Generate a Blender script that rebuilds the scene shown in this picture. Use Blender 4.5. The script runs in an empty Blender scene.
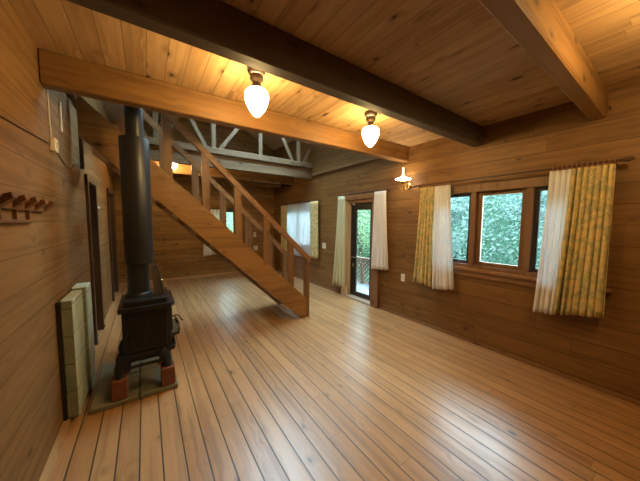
import bpy, math, random
from mathutils import Vector, Matrix
random.seed(7)
S = bpy.context.scene
C = S.collection
PI = math.pi
XL, XR, YB, YF, ZC = -0.53, 3.21, 7.10, -1.60, 2.55      # room: left, right, back, front, ceiling

# ------------------------------------------------------------------ materials
def new_mat(name):
    m = bpy.data.materials.new(name); m.use_nodes = True
    nt = m.node_tree; b = nt.nodes['Principled BSDF']
    return m, nt, b

class G:
    """small helper to write node maths"""
    def __init__(s, nt): s.nt = nt
    def n(s, t, **k):
        x = s.nt.nodes.new(t)
        for a, v in k.items(): setattr(x, a, v)
        return x
    def put(s, sock, v):
        if hasattr(v, 'is_output') or isinstance(v, bpy.types.NodeSocket): s.nt.links.new(v, sock)
        else: sock.default_value = v
    def m(s, op, a, b=None, c=None, clamp=False):
        x = s.n('ShaderNodeMath', operation=op, use_clamp=clamp)
        s.put(x.inputs[0], a)
        if b is not None: s.put(x.inputs[1], b)
        if c is not None: s.put(x.inputs[2], c)
        return x.outputs[0]
    def xyz(s, x, y, z):
        c = s.n('ShaderNodeCombineXYZ')
        for i, v in enumerate((x, y, z)): s.put(c.inputs[i], v)
        return c.outputs[0]
    def noise(s, vec, scale, detail=3, rough=.55, dist=0.):
        x = s.n('ShaderNodeTexNoise'); s.put(x.inputs['Vector'], vec)
        x.inputs['Scale'].default_value = scale; x.inputs['Detail'].default_value = detail
        x.inputs['Roughness'].default_value = rough; x.inputs['Distortion'].default_value = dist
        return x.outputs['Fac']
    def white(s, vec):
        x = s.n('ShaderNodeTexWhiteNoise', noise_dimensions='3D'); s.put(x.inputs['Vector'], vec)
        return x.outputs['Value']
    def remap(s, v, a, b, c, d):
        x = s.n('ShaderNodeMapRange'); s.put(x.inputs['Value'], v)
        for i, q in zip(('From Min', 'From Max', 'To Min', 'To Max'), (a, b, c, d)): x.inputs[i].default_value = q
        return x.outputs['Result']
    def mix(s, f, a, b, mode='MIX'):
        x = s.n('ShaderNodeMix', data_type='RGBA', blend_type=mode)
        s.put(x.inputs['Factor'], f)
        s.put(x.inputs['A'], a if isinstance(a, bpy.types.NodeSocket) else (*a, 1))
        s.put(x.inputs['B'], b if isinstance(b, bpy.types.NodeSocket) else (*b, 1))
        return x.outputs['Result']

def wood(name, L, W, width=None, off=0., jlen=2.2, c1=(.5, .26, .1), c2=(.4, .19, .065), seam=.35,
         rough=.45, knots=.6, grain=.5, seamw=.03, coat=0., spec=.4, vary=.5, joint_w=.004, joint=.9, cup=0., ks=1.):
    """pine: L = axis along the grain, W = axis across the boards, width = board width (None: one solid timber)"""
    m, nt, b = new_mat(name); g = G(nt)
    co = g.n('ShaderNodeTexCoord').outputs['Object']
    sp = g.n('ShaderNodeSeparateXYZ'); nt.links.new(co, sp.inputs[0])
    ax = {'X': sp.outputs[0], 'Y': sp.outputs[1], 'Z': sp.outputs[2]}
    l, w = ax[L], ax[W]; t = ax[({'X', 'Y', 'Z'} - {L, W}).pop()]
    if width:
        u = g.m('DIVIDE', g.m('SUBTRACT', w, off), width)
        iu = g.m('FLOOR', u); fu = g.m('SUBTRACT', u, iu)
        r0 = g.white(g.xyz(iu, 3.7, 1.3))
        v = g.m('ADD', g.m('DIVIDE', l, jlen), g.m('MULTIPLY', r0, 7.))
        iv = g.m('FLOOR', v); fv = g.m('SUBTRACT', v, iv)
        rid = g.white(g.xyz(iu, iv, 5.1))
        ed = g.m('MINIMUM', fu, g.m('SUBTRACT', 1., fu))
        sm = g.remap(ed, seamw * .35, seamw, 1., 0.)
        jd = g.m('MINIMUM', fv, g.m('SUBTRACT', 1., fv))
        jm = g.remap(g.m('MULTIPLY', jd, jlen), joint_w * .4, joint_w, joint, 0.)
        mask = g.m('MAXIMUM', sm, jm)
    else:
        rid = g.n('ShaderNodeObjectInfo').outputs['Random']; mask = None
    sh = g.m('MULTIPLY', rid, 37.)
    # knots: one cell per stretch of board
    kv = g.xyz(g.m('ADD', g.m('MULTIPLY', l, 4.2), sh), g.m('ADD', g.m('MULTIPLY', w, 8.), g.m('MULTIPLY', rid, 11.)), g.m('MULTIPLY', t, 3.))
    vo = g.n('ShaderNodeTexVoronoi', feature='F1'); nt.links.new(kv, vo.inputs['Vector']); vo.inputs['Scale'].default_value = 1.
    kd = vo.outputs['Distance']
    kcol = g.n('ShaderNodeSeparateColor'); nt.links.new(vo.outputs['Color'], kcol.inputs[0])
    ksize = g.remap(kcol.outputs[0], .4, 1., .05 * ks, .17 * ks)
    knot = g.m('MULTIPLY', g.remap(g.m('SUBTRACT', kd, ksize), -.03, .015, 1., 0.), g.m('GREATER_THAN', kcol.outputs[0], .42))
    pull = g.remap(kd, 0., .4, .7, 0.)
    gv = g.xyz(g.m('ADD', g.m('MULTIPLY', l, .55), sh), g.m('ADD', g.m('MULTIPLY', w, 17.), pull), g.m('ADD', g.m('MULTIPLY', t, 17.), sh))
    n1 = g.noise(gv, 1.2, 4, .6, .5)
    gv2 = g.xyz(g.m('MULTIPLY', l, 3.), g.m('MULTIPLY', w, 110.), g.m('MULTIPLY', t, 110.))
    n2 = g.noise(gv2, 1., 2, .5)
    gv3 = g.xyz(g.m('ADD', g.m('MULTIPLY', l, 1.6), sh), g.m('ADD', g.m('MULTIPLY', w, 7.), pull), g.m('MULTIPLY', t, 7.))
    n3 = g.noise(gv3, 1.6, 3, .55, .8)
    f = g.m('ADD', g.m('MULTIPLY', g.remap(n1, .35, .65, 0., 1.), grain), g.m('MULTIPLY', g.m('SUBTRACT', n2, .5), .25))
    f = g.m('ADD', f, g.m('MULTIPLY', g.m('SUBTRACT', rid, .3), vary), clamp=True)
    f = g.m('ADD', f, g.m('MULTIPLY', g.m('SUBTRACT', n3, .5), 1.1), clamp=True)
    col = g.mix(f, c1, c2)
    col = g.mix(g.m('MULTIPLY', g.remap(n1, .52, .75, 0., 1.), grain), col, tuple(x * .55 for x in c2))
    dark = tuple(x * .16 for x in c2)
    col = g.mix(g.m('MULTIPLY', g.m('MULTIPLY', g.remap(g.m('SUBTRACT', kd, ksize), 0., .17, .6, 0.), g.m('GREATER_THAN', kcol.outputs[0], .42)), knots), col, tuple(x * .5 for x in c2))
    col = g.mix(g.m('MULTIPLY', knot, knots), col, dark)
    if mask is not None: col = g.mix(g.m('MULTIPLY', mask, seam), col, tuple(x * .12 for x in c2))
    nt.links.new(col, b.inputs['Base Color'])
    nt.links.new(g.remap(n1, .3, .7, rough - .06, rough + .07), b.inputs['Roughness'])
    b.inputs['Specular IOR Level'].default_value = spec
    if coat: b.inputs['Coat Weight'].default_value = coat; b.inputs['Coat Roughness'].default_value = .30
    bp = g.n('ShaderNodeBump'); bp.inputs['Strength'].default_value = .35; bp.inputs['Distance'].default_value = .004
    h = g.m('MULTIPLY', n2, .12)
    if mask is not None: h = g.m('SUBTRACT', h, mask)
    if cup and width: h = g.m('ADD', h, g.m('MULTIPLY', g.m('POWER', g.m('ABSOLUTE', g.m('SUBTRACT', fu, .5)), 2.), -cup)); h = g.m('ADD', h, g.m('MULTIPLY', n1, .35))
    nt.links.new(h, bp.inputs['Height']); nt.links.new(bp.outputs[0], b.inputs['Normal'])
    return m

def plain(name, col, rough=.5, metal=0., spec=.5, noise=0., nscale=8., bump=0.):
    m, nt, b = new_mat(name); g = G(nt)
    b.inputs['Roughness'].default_value = rough; b.inputs['Metallic'].default_value = metal
    b.inputs['Specular IOR Level'].default_value = spec
    co = g.n('ShaderNodeTexCoord').outputs['Object']
    n = g.noise(co, nscale, 4, .6)
    a = tuple(c * (1 - noise) for c in col); d = tuple(min(1, c * (1 + noise)) for c in col)
    nt.links.new(g.mix(g.remap(n, .3, .7, 0, 1), a, d), b.inputs['Base Color'])
    if bump:
        bp = g.n('ShaderNodeBump'); bp.inputs['Strength'].default_value = bump; bp.inputs['Distance'].default_value = .01
        nt.links.new(n, bp.inputs['Height']); nt.links.new(bp.outputs[0], b.inputs['Normal'])
    return m

def glow(name, col, strength):
    m, nt, b = new_mat(name)
    b.inputs['Base Color'].default_value = (.9, .88, .8, 1)
    b.inputs['Emission Color'].default_value = (*col, 1); b.inputs['Emission Strength'].default_value = strength
    return m

def glass_mat(name):
    m = bpy.data.materials.new(name); m.use_nodes = True; nt = m.node_tree; nt.nodes.clear(); g = G(nt)
    out = g.n('ShaderNodeOutputMaterial'); tr = g.n('ShaderNodeBsdfTransparent'); gl = g.n('ShaderNodeBsdfGlossy')
    gl.inputs['Roughness'].default_value = .02; tr.inputs['Color'].default_value = (.93, .97, .96, 1)
    fr = g.n('ShaderNodeFresnel'); fr.inputs['IOR'].default_value = 1.25
    mx = g.n('ShaderNodeMixShader'); nt.links.new(fr.outputs[0], mx.inputs[0])
    nt.links.new(tr.outputs[0], mx.inputs[1]); nt.links.new(gl.outputs[0], mx.inputs[2]); nt.links.new(mx.outputs[0], out.inputs[0])
    return m

def fabric(name, col, col2=None, trans=.35, alpha=1., pat=None):
    m = bpy.data.materials.new(name); m.use_nodes = True; nt = m.node_tree; nt.nodes.clear(); g = G(nt)
    out = g.n('ShaderNodeOutputMaterial'); d = g.n('ShaderNodeBsdfDiffuse'); t = g.n('ShaderNodeBsdfTranslucent')
    co = g.n('ShaderNodeTexCoord').outputs['Object']
    if pat:
        a = g.noise(co, 16., 3, .6, .6); c = g.noise(g.xyz(*[g.m('ADD', q, 9.) for q in sep(g, co)]), 34., 2, .5)
        k = g.mix(g.remap(a, .44, .54, 0, 1), col, pat[0])
        k = g.mix(g.m('MULTIPLY', g.remap(c, .52, .62, 0, 1), .8), k, pat[1])
    else:
        k = g.mix(g.remap(g.noise(co, 30., 2), .3, .7, 0, 1), col, col2 or col)
    nt.links.new(k, d.inputs[0]); nt.links.new(k, t.inputs[0])
    mx = g.n('ShaderNodeMixShader'); mx.inputs[0].default_value = trans
    nt.links.new(d.outputs[0], mx.inputs[1]); nt.links.new(t.outputs[0], mx.inputs[2])
    last = mx.outputs[0]
    if alpha < 1:
        tr = g.n('ShaderNodeBsdfTransparent'); m2 = g.n('ShaderNodeMixShader'); m2.inputs[0].default_value = alpha
        nt.links.new(tr.outputs[0], m2.inputs[1]); nt.links.new(last, m2.inputs[2]); last = m2.outputs[0]
    nt.links.new(last, out.inputs[0])
    return m
def sep(g, co):
    s = g.n('ShaderNodeSeparateXYZ'); g.nt.links.new(co, s.inputs[0]); return s.outputs[0], s.outputs[1], s.outputs[2]

def stone(name, c1, c2, jz=None):
    m, nt, b = new_mat(name); g = G(nt)
    co = g.n('ShaderNodeTexCoord').outputs['Object']
    n = g.noise(co, 7., 5, .6, .4); k = g.mix(g.remap(n, .32, .68, 0, 1), c1, c2)
    h = n
    if jz:
        x, y, z = sep(g, co)
        zz = g.m('DIVIDE', z, jz); q = g.m('ADD', zz, g.m('MULTIPLY', g.noise(co, 3.), .05))
        fz = g.m('SUBTRACT', q, g.m('FLOOR', q)); ms = g.remap(g.m('MINIMUM', fz, g.m('SUBTRACT', 1., fz)), .008, .03, 1., 0.)
        k = g.mix(g.m('MULTIPLY', ms, .6), k, tuple(v * .25 for v in c2)); h = g.m('SUBTRACT', n, ms)
    nt.links.new(k, b.inputs['Base Color']); b.inputs['Roughness'].default_value = .6
    bp = g.n('ShaderNodeBump'); bp.inputs['Strength'].default_value = .5; bp.inputs['Distance'].default_value = .006
    nt.links.new(h, bp.inputs['Height']); nt.links.new(bp.outputs[0], b.inputs['Normal'])
    return m

def leaf_mat(name, c1, c2):
    m = bpy.data.materials.new(name); m.use_nodes = True; nt = m.node_tree; nt.nodes.clear(); g = G(nt)
    out = g.n('ShaderNodeOutputMaterial'); d = g.n('ShaderNodeBsdfDiffuse'); t = g.n('ShaderNodeBsdfTranslucent')
    co = g.n('ShaderNodeTexCoord').outputs['Object']
    k = g.mix(g.remap(g.noise(co, 2.5, 3), .35, .65, 0, 1), c1, c2)
    nt.links.new(k, d.inputs[0]); nt.links.new(k, t.inputs[0])
    mx = g.n('ShaderNodeMixShader'); mx.inputs[0].default_value = .4
    nt.links.new(d.outputs[0], mx.inputs[1]); nt.links.new(t.outputs[0], mx.inputs[2]); nt.links.new(mx.outputs[0], out.inputs[0])
    return m

PINE1, PINE2 = (.56, .34, .15), (.43, .23, .08)
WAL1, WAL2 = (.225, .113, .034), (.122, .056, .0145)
M = {}
M['floor'] = wood('floor_pine', 'Y', 'X', .1157, -.428, 2.6, (.47, .262, .108), (.285, .138, .048), seam=.97, rough=.36, knots=.75, ks=.6, seamw=.05, spec=.55, vary=.4, grain=.45, joint=.35, cup=1.6, coat=.24)
M['ceil'] = wood('ceiling_pine', 'Y', 'X', .118, -.31, 3.0, (.55, .35, .165), (.37, .21, .085), seam=.5, rough=.55, knots=.95, ks=1.1, joint=.15, seamw=.03, spec=.25)
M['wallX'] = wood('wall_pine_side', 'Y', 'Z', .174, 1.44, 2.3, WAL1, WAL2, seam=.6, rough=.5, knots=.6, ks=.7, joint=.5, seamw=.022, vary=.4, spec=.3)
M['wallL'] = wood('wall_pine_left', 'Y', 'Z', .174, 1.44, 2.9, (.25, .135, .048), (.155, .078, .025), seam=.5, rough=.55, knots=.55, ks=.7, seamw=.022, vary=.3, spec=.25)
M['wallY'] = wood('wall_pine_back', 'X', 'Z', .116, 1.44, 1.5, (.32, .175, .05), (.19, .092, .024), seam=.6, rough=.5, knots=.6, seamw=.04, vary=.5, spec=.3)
M['beamX'] = wood('beam_pine', 'X', 'Z', c1=(.28, .145, .045), c2=(.17, .08, .023), rough=.5, knots=.85)
M['darkbeam'] = wood('dark_beam_pine', 'X', 'Z', c1=(.115, .083, .056), c2=(.075, .052, .033), rough=.55, knots=.5)  # darker, greyer base colour for the middle ceiling beam
M['beamY'] = wood('trim_pine_long', 'Y', 'Z', c1=(.28, .145, .06), c2=(.18, .085, .032), rough=.5, knots=.4)
M['trimZ'] = wood('trim_pine_upright', 'Z', 'Y', c1=(.21, .11, .048), c2=(.135, .066, .026), rough=.5, knots=.3)
M['dark_trimZ'] = wood('dark_trim_upright', 'Z', 'Y', c1=(.085, .043, .019), c2=(.055, .026, .012), rough=.45, knots=.3)
M['dark_trimY'] = wood('dark_trim_long', 'Y', 'Z', c1=(.085, .043, .019), c2=(.055, .026, .012), rough=.45, knots=.3)
M['pale_daylit_trimZ'] = wood('pale_daylit_trim_upright', 'Z', 'Y', c1=(.72, .58, .42), c2=(.60, .45, .30), rough=.5, knots=.4)  # pale tone includes the daylight that falls on the door jamb
M['stairX'] = wood('stair_pine', 'X', 'Z', c1=(.34, .18, .062), c2=(.21, .10, .03), rough=.42, knots=.9, coat=.1)
M['stairZ'] = wood('stair_post_pine', 'Z', 'X', c1=(.25, .13, .06), c2=(.16, .08, .035), rough=.42, knots=.4)
M['handrail'] = wood('handrail_pine', 'X', 'Z', c1=(.27, .13, .055), c2=(.17, .08, .033), rough=.38, knots=.4, coat=.2)
M['tread'] = wood('tread_pine', 'Y', 'X', c1=(.48, .30, .14), c2=(.34, .19, .08), rough=.42, knots=.5)
M['paleX'] = wood('loft_rail_pine', 'X', 'Z', c1=(.25, .155, .08), c2=(.16, .095, .047), rough=.55, knots=.8)
M['rack'] = wood('rack_wood', 'Y', 'Z', c1=(.19, .085, .028), c2=(.12, .05, .016), rough=.5, knots=.2)
M['roof'] = wood('roof_pine', 'X', 'Y', .15, 0, 3., (.55, .40, .27), (.40, .28, .18), seam=.6, rough=.6)
M['iron'] = plain('stove_cast_iron', (.012, .012, .013), .42, .0, .45, .3, 30., .15)
M['pipe'] = plain('stove_pipe_black', (.02, .022, .026), .38, .2, .5, .15, 6.)
M['steel'] = plain('grey_steel', (.28, .24, .24), .4, .8, .5, .1)
M['chrome'] = plain('bright_metal', (.8, .78, .74), .2, 1.)
M['bronze'] = plain('dark_bronze', (.07, .045, .03), .45, .7)
M['brass'] = plain('aged_brass', (.42, .26, .09), .3, 1., .5, .2, 20.)
M['brick'] = plain('red_brick', (.19, .07, .04), .8, 0, .2, .25, 25., .3)
M['cream'] = plain('cream_plastic', (.72, .66, .5), .4)
M['cable'] = plain('brown_cable', (.10, .05, .03), .5)
M['white_cable'] = plain('white_cable_cover', (.62, .56, .44), .5)
M['black'] = plain('dark_door_paint', (.018, .014, .012), .35)
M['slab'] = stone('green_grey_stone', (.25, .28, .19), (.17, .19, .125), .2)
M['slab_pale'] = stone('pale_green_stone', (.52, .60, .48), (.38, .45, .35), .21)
M['hearth'] = stone('olive_hearth_stone', (.21, .19, .115), (.125, .12, .07))
M['glass'] = glass_mat('window_glass')
M['white_cloth'] = fabric('white_curtain_cloth', (.93, .92, .92), (.90, .90, .90), .35)
M['sheer'] = fabric('white_sheer_cloth', (.86, .86, .88), (.80, .80, .83), .6, .82)
M['cream_cloth'] = fabric('cream_curtain_cloth', (.84, .82, .62), (.74, .74, .52), .4)
M['floral'] = fabric('floral_curtain_cloth', (.76, .57, .25), None, .12, 1., ((.46, .43, .22), (.66, .56, .32)))
M['lamp'] = glow('glowing_lamp_glass', (1., .68, .28), 110.)
M['lamp_rear'] = glow('glowing_back_lamp_glass', (1., .68, .30), 230.)
M['sconce'] = glow('glowing_sconce_glass', (1., .74, .42), 3.)
M['deck'] = wood('deck_boards', 'Y', 'X', .14, 0, 3., (.15, .155, .155), (.12, .12, .12), rough=.7, knots=.1)
M['lattice'] = plain('lattice_wood', (.17, .10, .075), .6, 0, .3, .1)
M['earth'] = plain('undergrowth', (.035, .075, .045), .9, 0, .1, .7, 9., .8)
M['bark'] = plain('tree_bark', (.12, .09, .07), .9, 0, .1, .4, 12., .5)
LEAF = [leaf_mat('leaves_fresh', (.30, .40, .25), (.12, .20, .12)), leaf_mat('leaves_cool', (.29, .37, .32), (.11, .17, .155)), leaf_mat('leaves_yellow', (.35, .44, .25), (.16, .24, .14))]

# ------------------------------------------------------------------ mesh helpers
class MB:
    def __init__(s): s.v = []; s.f = []; s.sm = []
    def add(s, vs, fs, smooth=False):
        o = len(s.v); s.v += [Vector(v) for v in vs]
        for f in fs: s.f.append([o + i for i in f]); s.sm.append(smooth)
        return s
    def box(s, x0, x1, y0, y1, z0, z1, bev=0.):
        if bev <= 0:
            vs = [(x, y, z) for z in (z0, z1) for y in (y0, y1) for x in (x0, x1)]
            return s.add(vs, [(0, 2, 3, 1), (4, 5, 7, 6), (0, 1, 5, 4), (2, 6, 7, 3), (0, 4, 6, 2), (1, 3, 7, 5)])
        b = min(bev, (x1 - x0) / 2.1, (y1 - y0) / 2.1, (z1 - z0) / 2.1)
        cx, cy, cz = (x0 + x1) / 2, (y0 + y1) / 2, (z0 + z1) / 2; hx, hy, hz = (x1 - x0) / 2, (y1 - y0) / 2, (z1 - z0) / 2
        idx = {}; vs = []
        for sx in (-1, 1):
            for sy in (-1, 1):
                for sz in (-1, 1):
                    for a in range(3):
                        d = [hx - b, hy - b, hz - b]; d[a] = (hx, hy, hz)[a]
                        idx[(sx, sy, sz, a)] = len(vs); vs.append((cx + sx * d[0], cy + sy * d[1], cz + sz * d[2]))
        fs = []
        for a in range(3):
            o = [i for i in range(3) if i != a]
            for sg in (-1, 1):
                q = []
                for p, r in ((-1, -1), (1, -1), (1, 1), (-1, 1)):
                    k = [0, 0, 0]; k[a] = sg; k[o[0]] = p; k[o[1]] = r; q.append(idx[(*k, a)])
                fs.append(q)
            for p in (-1, 1):
                for r in (-1, 1):
                    q = []
                    for e in (-1, 1):
                        k = [0, 0, 0]; k[a] = e; k[o[0]] = p; k[o[1]] = r
                        q.append((tuple(k), e))
                    A, B = q[0][0], q[1][0]
                    fs.append([idx[(*A, o[0])], idx[(*B, o[0])], idx[(*B, o[1])], idx[(*A, o[1])]])
        for sx in (-1, 1):
            for sy in (-1, 1):
                for sz in (-1, 1): fs.append([idx[(sx, sy, sz, a)] for a in range(3)])
        ctr = Vector((cx, cy, cz)); out = []
        for f in fs:
            P = [Vector(vs[i]) for i in f]; n = (P[1] - P[0]).cross(P[2] - P[0])
            c = sum(P, Vector()) / len(P)
            out.append(f if n.dot(c - ctr) > 0 else f[::-1])
        return s.add(vs, out)
    def prism(s, pts, axis, a, b):
        """polygon pts in the two other axes, extruded along axis from a to b"""
        def P(p, h):
            return {'Y': (p[0], h, p[1]), 'X': (h, p[0], p[1]), 'Z': (p[0], p[1], h)}[axis]
        n = len(pts); vs = [P(p, a) for p in pts] + [P(p, b) for p in pts]
        fs = [list(range(n)), list(range(2 * n - 1, n - 1, -1))] + [[i, i + n, (i + 1) % n + n, (i + 1) % n] for i in range(n)]
        return s.add(vs, fs)
    def beam(s, p, q, w, h, up=(0, 0, 1)):
        p, q = Vector(p), Vector(q); d = (q - p).normalized(); sd = d.cross(Vector(up)).normalized(); u = sd.cross(d)
        vs = [c + sd * (a * w / 2) + u * (b * h / 2) for c in (p, q) for a, b in ((-1, -1), (1, -1), (1, 1), (-1, 1))]
        return s.add(vs, [(0, 3, 2, 1), (4, 5, 6, 7), (0, 1, 5, 4), (1, 2, 6, 5), (2, 3, 7, 6), (3, 0, 4, 7)])
    def tube(s, pts, r, n=10, caps=True):
        pts = [Vector(p) for p in pts]; rs = r if isinstance(r, (list, tuple)) else [r] * len(pts)
        vs = []; prev = None
        for i, p in enumerate(pts):
            d = (pts[min(i + 1, len(pts) - 1)] - pts[max(i - 1, 0)]).normalized()
            ref = prev if prev is not None else (Vector((0, 0, 1)) if abs(d.z) < .9 else Vector((1, 0, 0)))
            a = (ref - d * ref.dot(d)).normalized(); b = d.cross(a); prev = a
            for k in range(n):
                t = 2 * PI * k / n; vs.append(p + (a * math.cos(t) + b * math.sin(t)) * rs[i])
        fs = [[i * n + k, i * n + (k + 1) % n, (i + 1) * n + (k + 1) % n, (i + 1) * n + k] for i in range(len(pts) - 1) for k in range(n)]
        s.add(vs, fs, True)
        if caps: s.add(vs[:n], [list(range(n))[::-1]]); s.add(vs[-n:], [list(range(n))])
        return s
    def lathe(s, c, prof, n=24, axis='Z'):
        vs = []
        for r, h in prof:
            for k in range(n):
                t = 2 * PI * k / n; a, b = r * math.cos(t), r * math.sin(t)
                vs.append({'Z': (c[0] + a, c[1] + b, c[2] + h), 'X': (c[0] + h, c[1] + a, c[2] + b), 'Y': (c[0] + b, c[1] + h, c[2] + a)}[axis])
        fs = [[i * n + k, i * n + (k + 1) % n, (i + 1) * n + (k + 1) % n, (i + 1) * n + k] for i in range(len(prof) - 1) for k in range(n)]
        return s.add(vs, fs, True)
    def ring(s, c, R, r, axis='Y', n=14, k=6):
        vs = []
        for i in range(n):
            t = 2 * PI * i / n
            for j in range(k):
                q = 2 * PI * j / k; rr = R + r * math.cos(q); h = r * math.sin(q); a, b = rr * math.cos(t), rr * math.sin(t)
                vs.append({'Y': (c[0] + a, c[1] + h, c[2] + b), 'X': (c[0] + h, c[1] + a, c[2] + b), 'Z': (c[0] + a, c[1] + b, c[2] + h)}[axis])
        fs = [[i * k + j, ((i + 1) % n) * k + j, ((i + 1) % n) * k + (j + 1) % k, i * k + (j + 1) % k] for i in range(n) for j in range(k)]
        return s.add(vs, fs, True)
    def build(s, name, mat, parent=None, origin=None):
        if parent is not None:
            o = Vector((0, 0, 0)); p = parent
            while p is not None: o += p.location; p = p.parent
        elif origin is not None: o = Vector(origin)
        else:
            xs = [v.x for v in s.v]; ys = [v.y for v in s.v]; zs = [v.z for v in s.v]
            o = Vector(((min(xs) + max(xs)) / 2, (min(ys) + max(ys)) / 2, min(zs)))
        me = bpy.data.meshes.new(name); me.from_pydata([v - o for v in s.v], [], s.f); me.validate(); me.update()
        if len(me.polygons) == len(s.sm): me.polygons.foreach_set('use_smooth', s.sm)
        me.materials.append(mat)
        ob = bpy.data.objects.new(name, me); C.objects.link(ob)
        if parent is not None: ob.parent = parent
        else: ob.location = o
        return ob

def fixn(ob):
    import bmesh
    bm = bmesh.new(); bm.from_mesh(ob.data); bmesh.ops.recalc_face_normals(bm, faces=bm.faces); bm.to_mesh(ob.data); bm.free(); return ob
def tag(o, label, cat, group=None):
    o['label'] = label; o['category'] = cat
    if group: o['group'] = group
    return o
def thing(name, loc, label, cat, group=None):
    o = bpy.data.objects.new(name, None); o.empty_display_size = .1; o.location = loc; C.objects.link(o)
    return tag(o, label, cat, group)
def struct(name, mb, mat, origin=(0, 0, 0)):
    o = mb.build(name, mat, origin=origin); o['kind'] = 'structure'; return o
def copy_tree(o, parent=None):
    c = o.copy(); C.objects.link(c); c.parent = parent
    for ch in list(o.children): copy_tree(ch, c)
    return c

# ------------------------------------------------------------------ room shell
T = .15
ZT = 4.5
struct('floor', MB().box(XL - T, XR + T, YF - T, YB + T, -.12, 0), M['floor'])
# right wall with openings: (y0,y1,z0,z1)
def wall_x(name, x0, x1, y0, y1, z0, z1, holes, mat):
    mb = MB(); ys = sorted({y0, y1, *[h[0] for h in holes], *[h[1] for h in holes]})
    for a, b in zip(ys[:-1], ys[1:]):
        hs = sorted([h for h in holes if h[0] <= a + 1e-6 and h[1] >= b - 1e-6], key=lambda h: h[2]); z = z0
        for h in hs:
            if h[2] > z: mb.box(x0, x1, a, b, z, h[2])
            z = h[3]
        if z < z1: mb.box(x0, x1, a, b, z, z1)
    return struct(name, mb, mat)
DOOR = (3.05, 3.74, 0.0, 1.84)
WIN = (.46, 1.91, .92, 1.84)
WIN2 = (4.88, 6.20, .92, 1.84)
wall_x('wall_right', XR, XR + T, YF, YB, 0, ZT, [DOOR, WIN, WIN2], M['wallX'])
LD = (3.82, 4.34, 0., 1.90); LD2 = (5.75, 6.55, 0., 1.95); UW = (2.92, 3.55, 2.72, 3.35)
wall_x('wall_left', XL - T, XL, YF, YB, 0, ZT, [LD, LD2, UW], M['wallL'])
BW = (1.30, 2.02, .76, 1.70)
mb = MB()
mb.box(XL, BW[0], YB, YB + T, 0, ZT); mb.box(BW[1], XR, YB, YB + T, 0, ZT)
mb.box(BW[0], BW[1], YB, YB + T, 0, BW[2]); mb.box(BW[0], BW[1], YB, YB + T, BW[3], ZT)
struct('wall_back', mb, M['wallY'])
struct('wall_front', MB().box(XL, XR, YF - T, YF, 0, ZC + .12), M['wallY'])
struct('ceiling', MB().box(XL, XR, YF, 2.50, ZC, ZC + .05), M['ceil'])
struct('wall_upper_room', MB().box(XL, XR, 2.44, 2.50, ZC + .05, ZT), M['wallY'])
# pitched roof over the open stair hall, with an unseen skylight added in the right slope for daylight
xm = (XL + XR) / 2; ze, zr = 3.55, 4.45
def zroof(x): return ze + (zr - ze) * (1 - abs(x - xm) / (XR - xm))
def slope(mb, xa, xb, ya, yb, t=.08):
    mb.prism([(xa, zroof(xa)), (xb, zroof(xb)), (xb, zroof(xb) + t), (xa, zroof(xa) + t)], 'Y', ya, yb)
SK = (1.6, 2.85, 3.2, 5.4)
mb = MB(); slope(mb, XL - .2, xm, 2.44, YB + T)
slope(mb, xm, SK[0], 2.44, YB + T); slope(mb, SK[1], XR + .2, 2.44, YB + T)
slope(mb, SK[0], SK[1], 2.44, SK[2]); slope(mb, SK[0], SK[1], SK[3], YB + T)
fixn(struct('ceiling_roof_slopes', mb, M['roof']))
mb = MB(); z0 = .03
mb.prism([(SK[0], zroof(SK[0]) + z0), (SK[1], zroof(SK[1]) + z0), (SK[1], zroof(SK[1]) + z0 + .006), (SK[0], zroof(SK[0]) + z0 + .006)], 'Y', SK[2], SK[3])
struct('window_added_skylight', mb, M['glass'])  # pane of the added skylight, out of view, lets grey daylight into the hall
# baseboards / trims
bb = MB().box(XR - .018, XR, YF, 2.86, 0, .035); struct('baseboard_right', bb, M['beamY'])
struct('baseboard_right_far', MB().box(XR - .018, XR, 3.92, YB, 0, .035), M['beamY'])
mb = MB().box(XL, XL + .035, YF, 3.74, 0, .03); mb.box(XL, XL + .035, 4.41, 5.66, 0, .03)
struct('baseboard_left', mb, M['tread'])
struct('baseboard_back', MB().box(XL, XR, YB - .02, YB, 0, .05), wood('back_base', 'X', 'Z', c1=PINE1, c2=PINE2))
struct('trim_1', MB().box(XR - .03, XR, 2.52, 4.94, 2.50, 2.56), M['beamY'])
struct('trim_2', MB().box(XL, XL + .04, 2.52, 3.70, 2.57, 2.64), M['dark_trimY'])
struct('trim_3', MB().box(XL, XL + .03, 3.575, 3.615, 1.98, 2.57), M['dark_trimZ'])

# ------------------------------------------------------------------ ceiling beams
def ceiling_beam(y0, y1, label, z0=2.335, z1=2.548, x1=XR - .001, mat='beamX', skew=0.):
    mb = MB().box(XL + .001, x1, y0, y1, z0, z1, .008)
    for v in mb.v: v.y -= skew * (v.x - XL) / (XR - XL)
    o = mb.build('ceiling_beam', M[mat])
    return tag(o, label, 'beam', None)
ceiling_beam(.44, .535, 'nearest ceiling beam, at upper right, its near face brightly lit orange')
ceiling_beam(1.39, 1.49, 'long dark ceiling beam crossing the middle of the room, nearest the two globe lamps', mat='darkbeam')
ceiling_beam(2.425, 2.53, 'bright orange ceiling beam behind the globe lamps, edge of the ceiling before the stairs', skew=.055)
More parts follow.
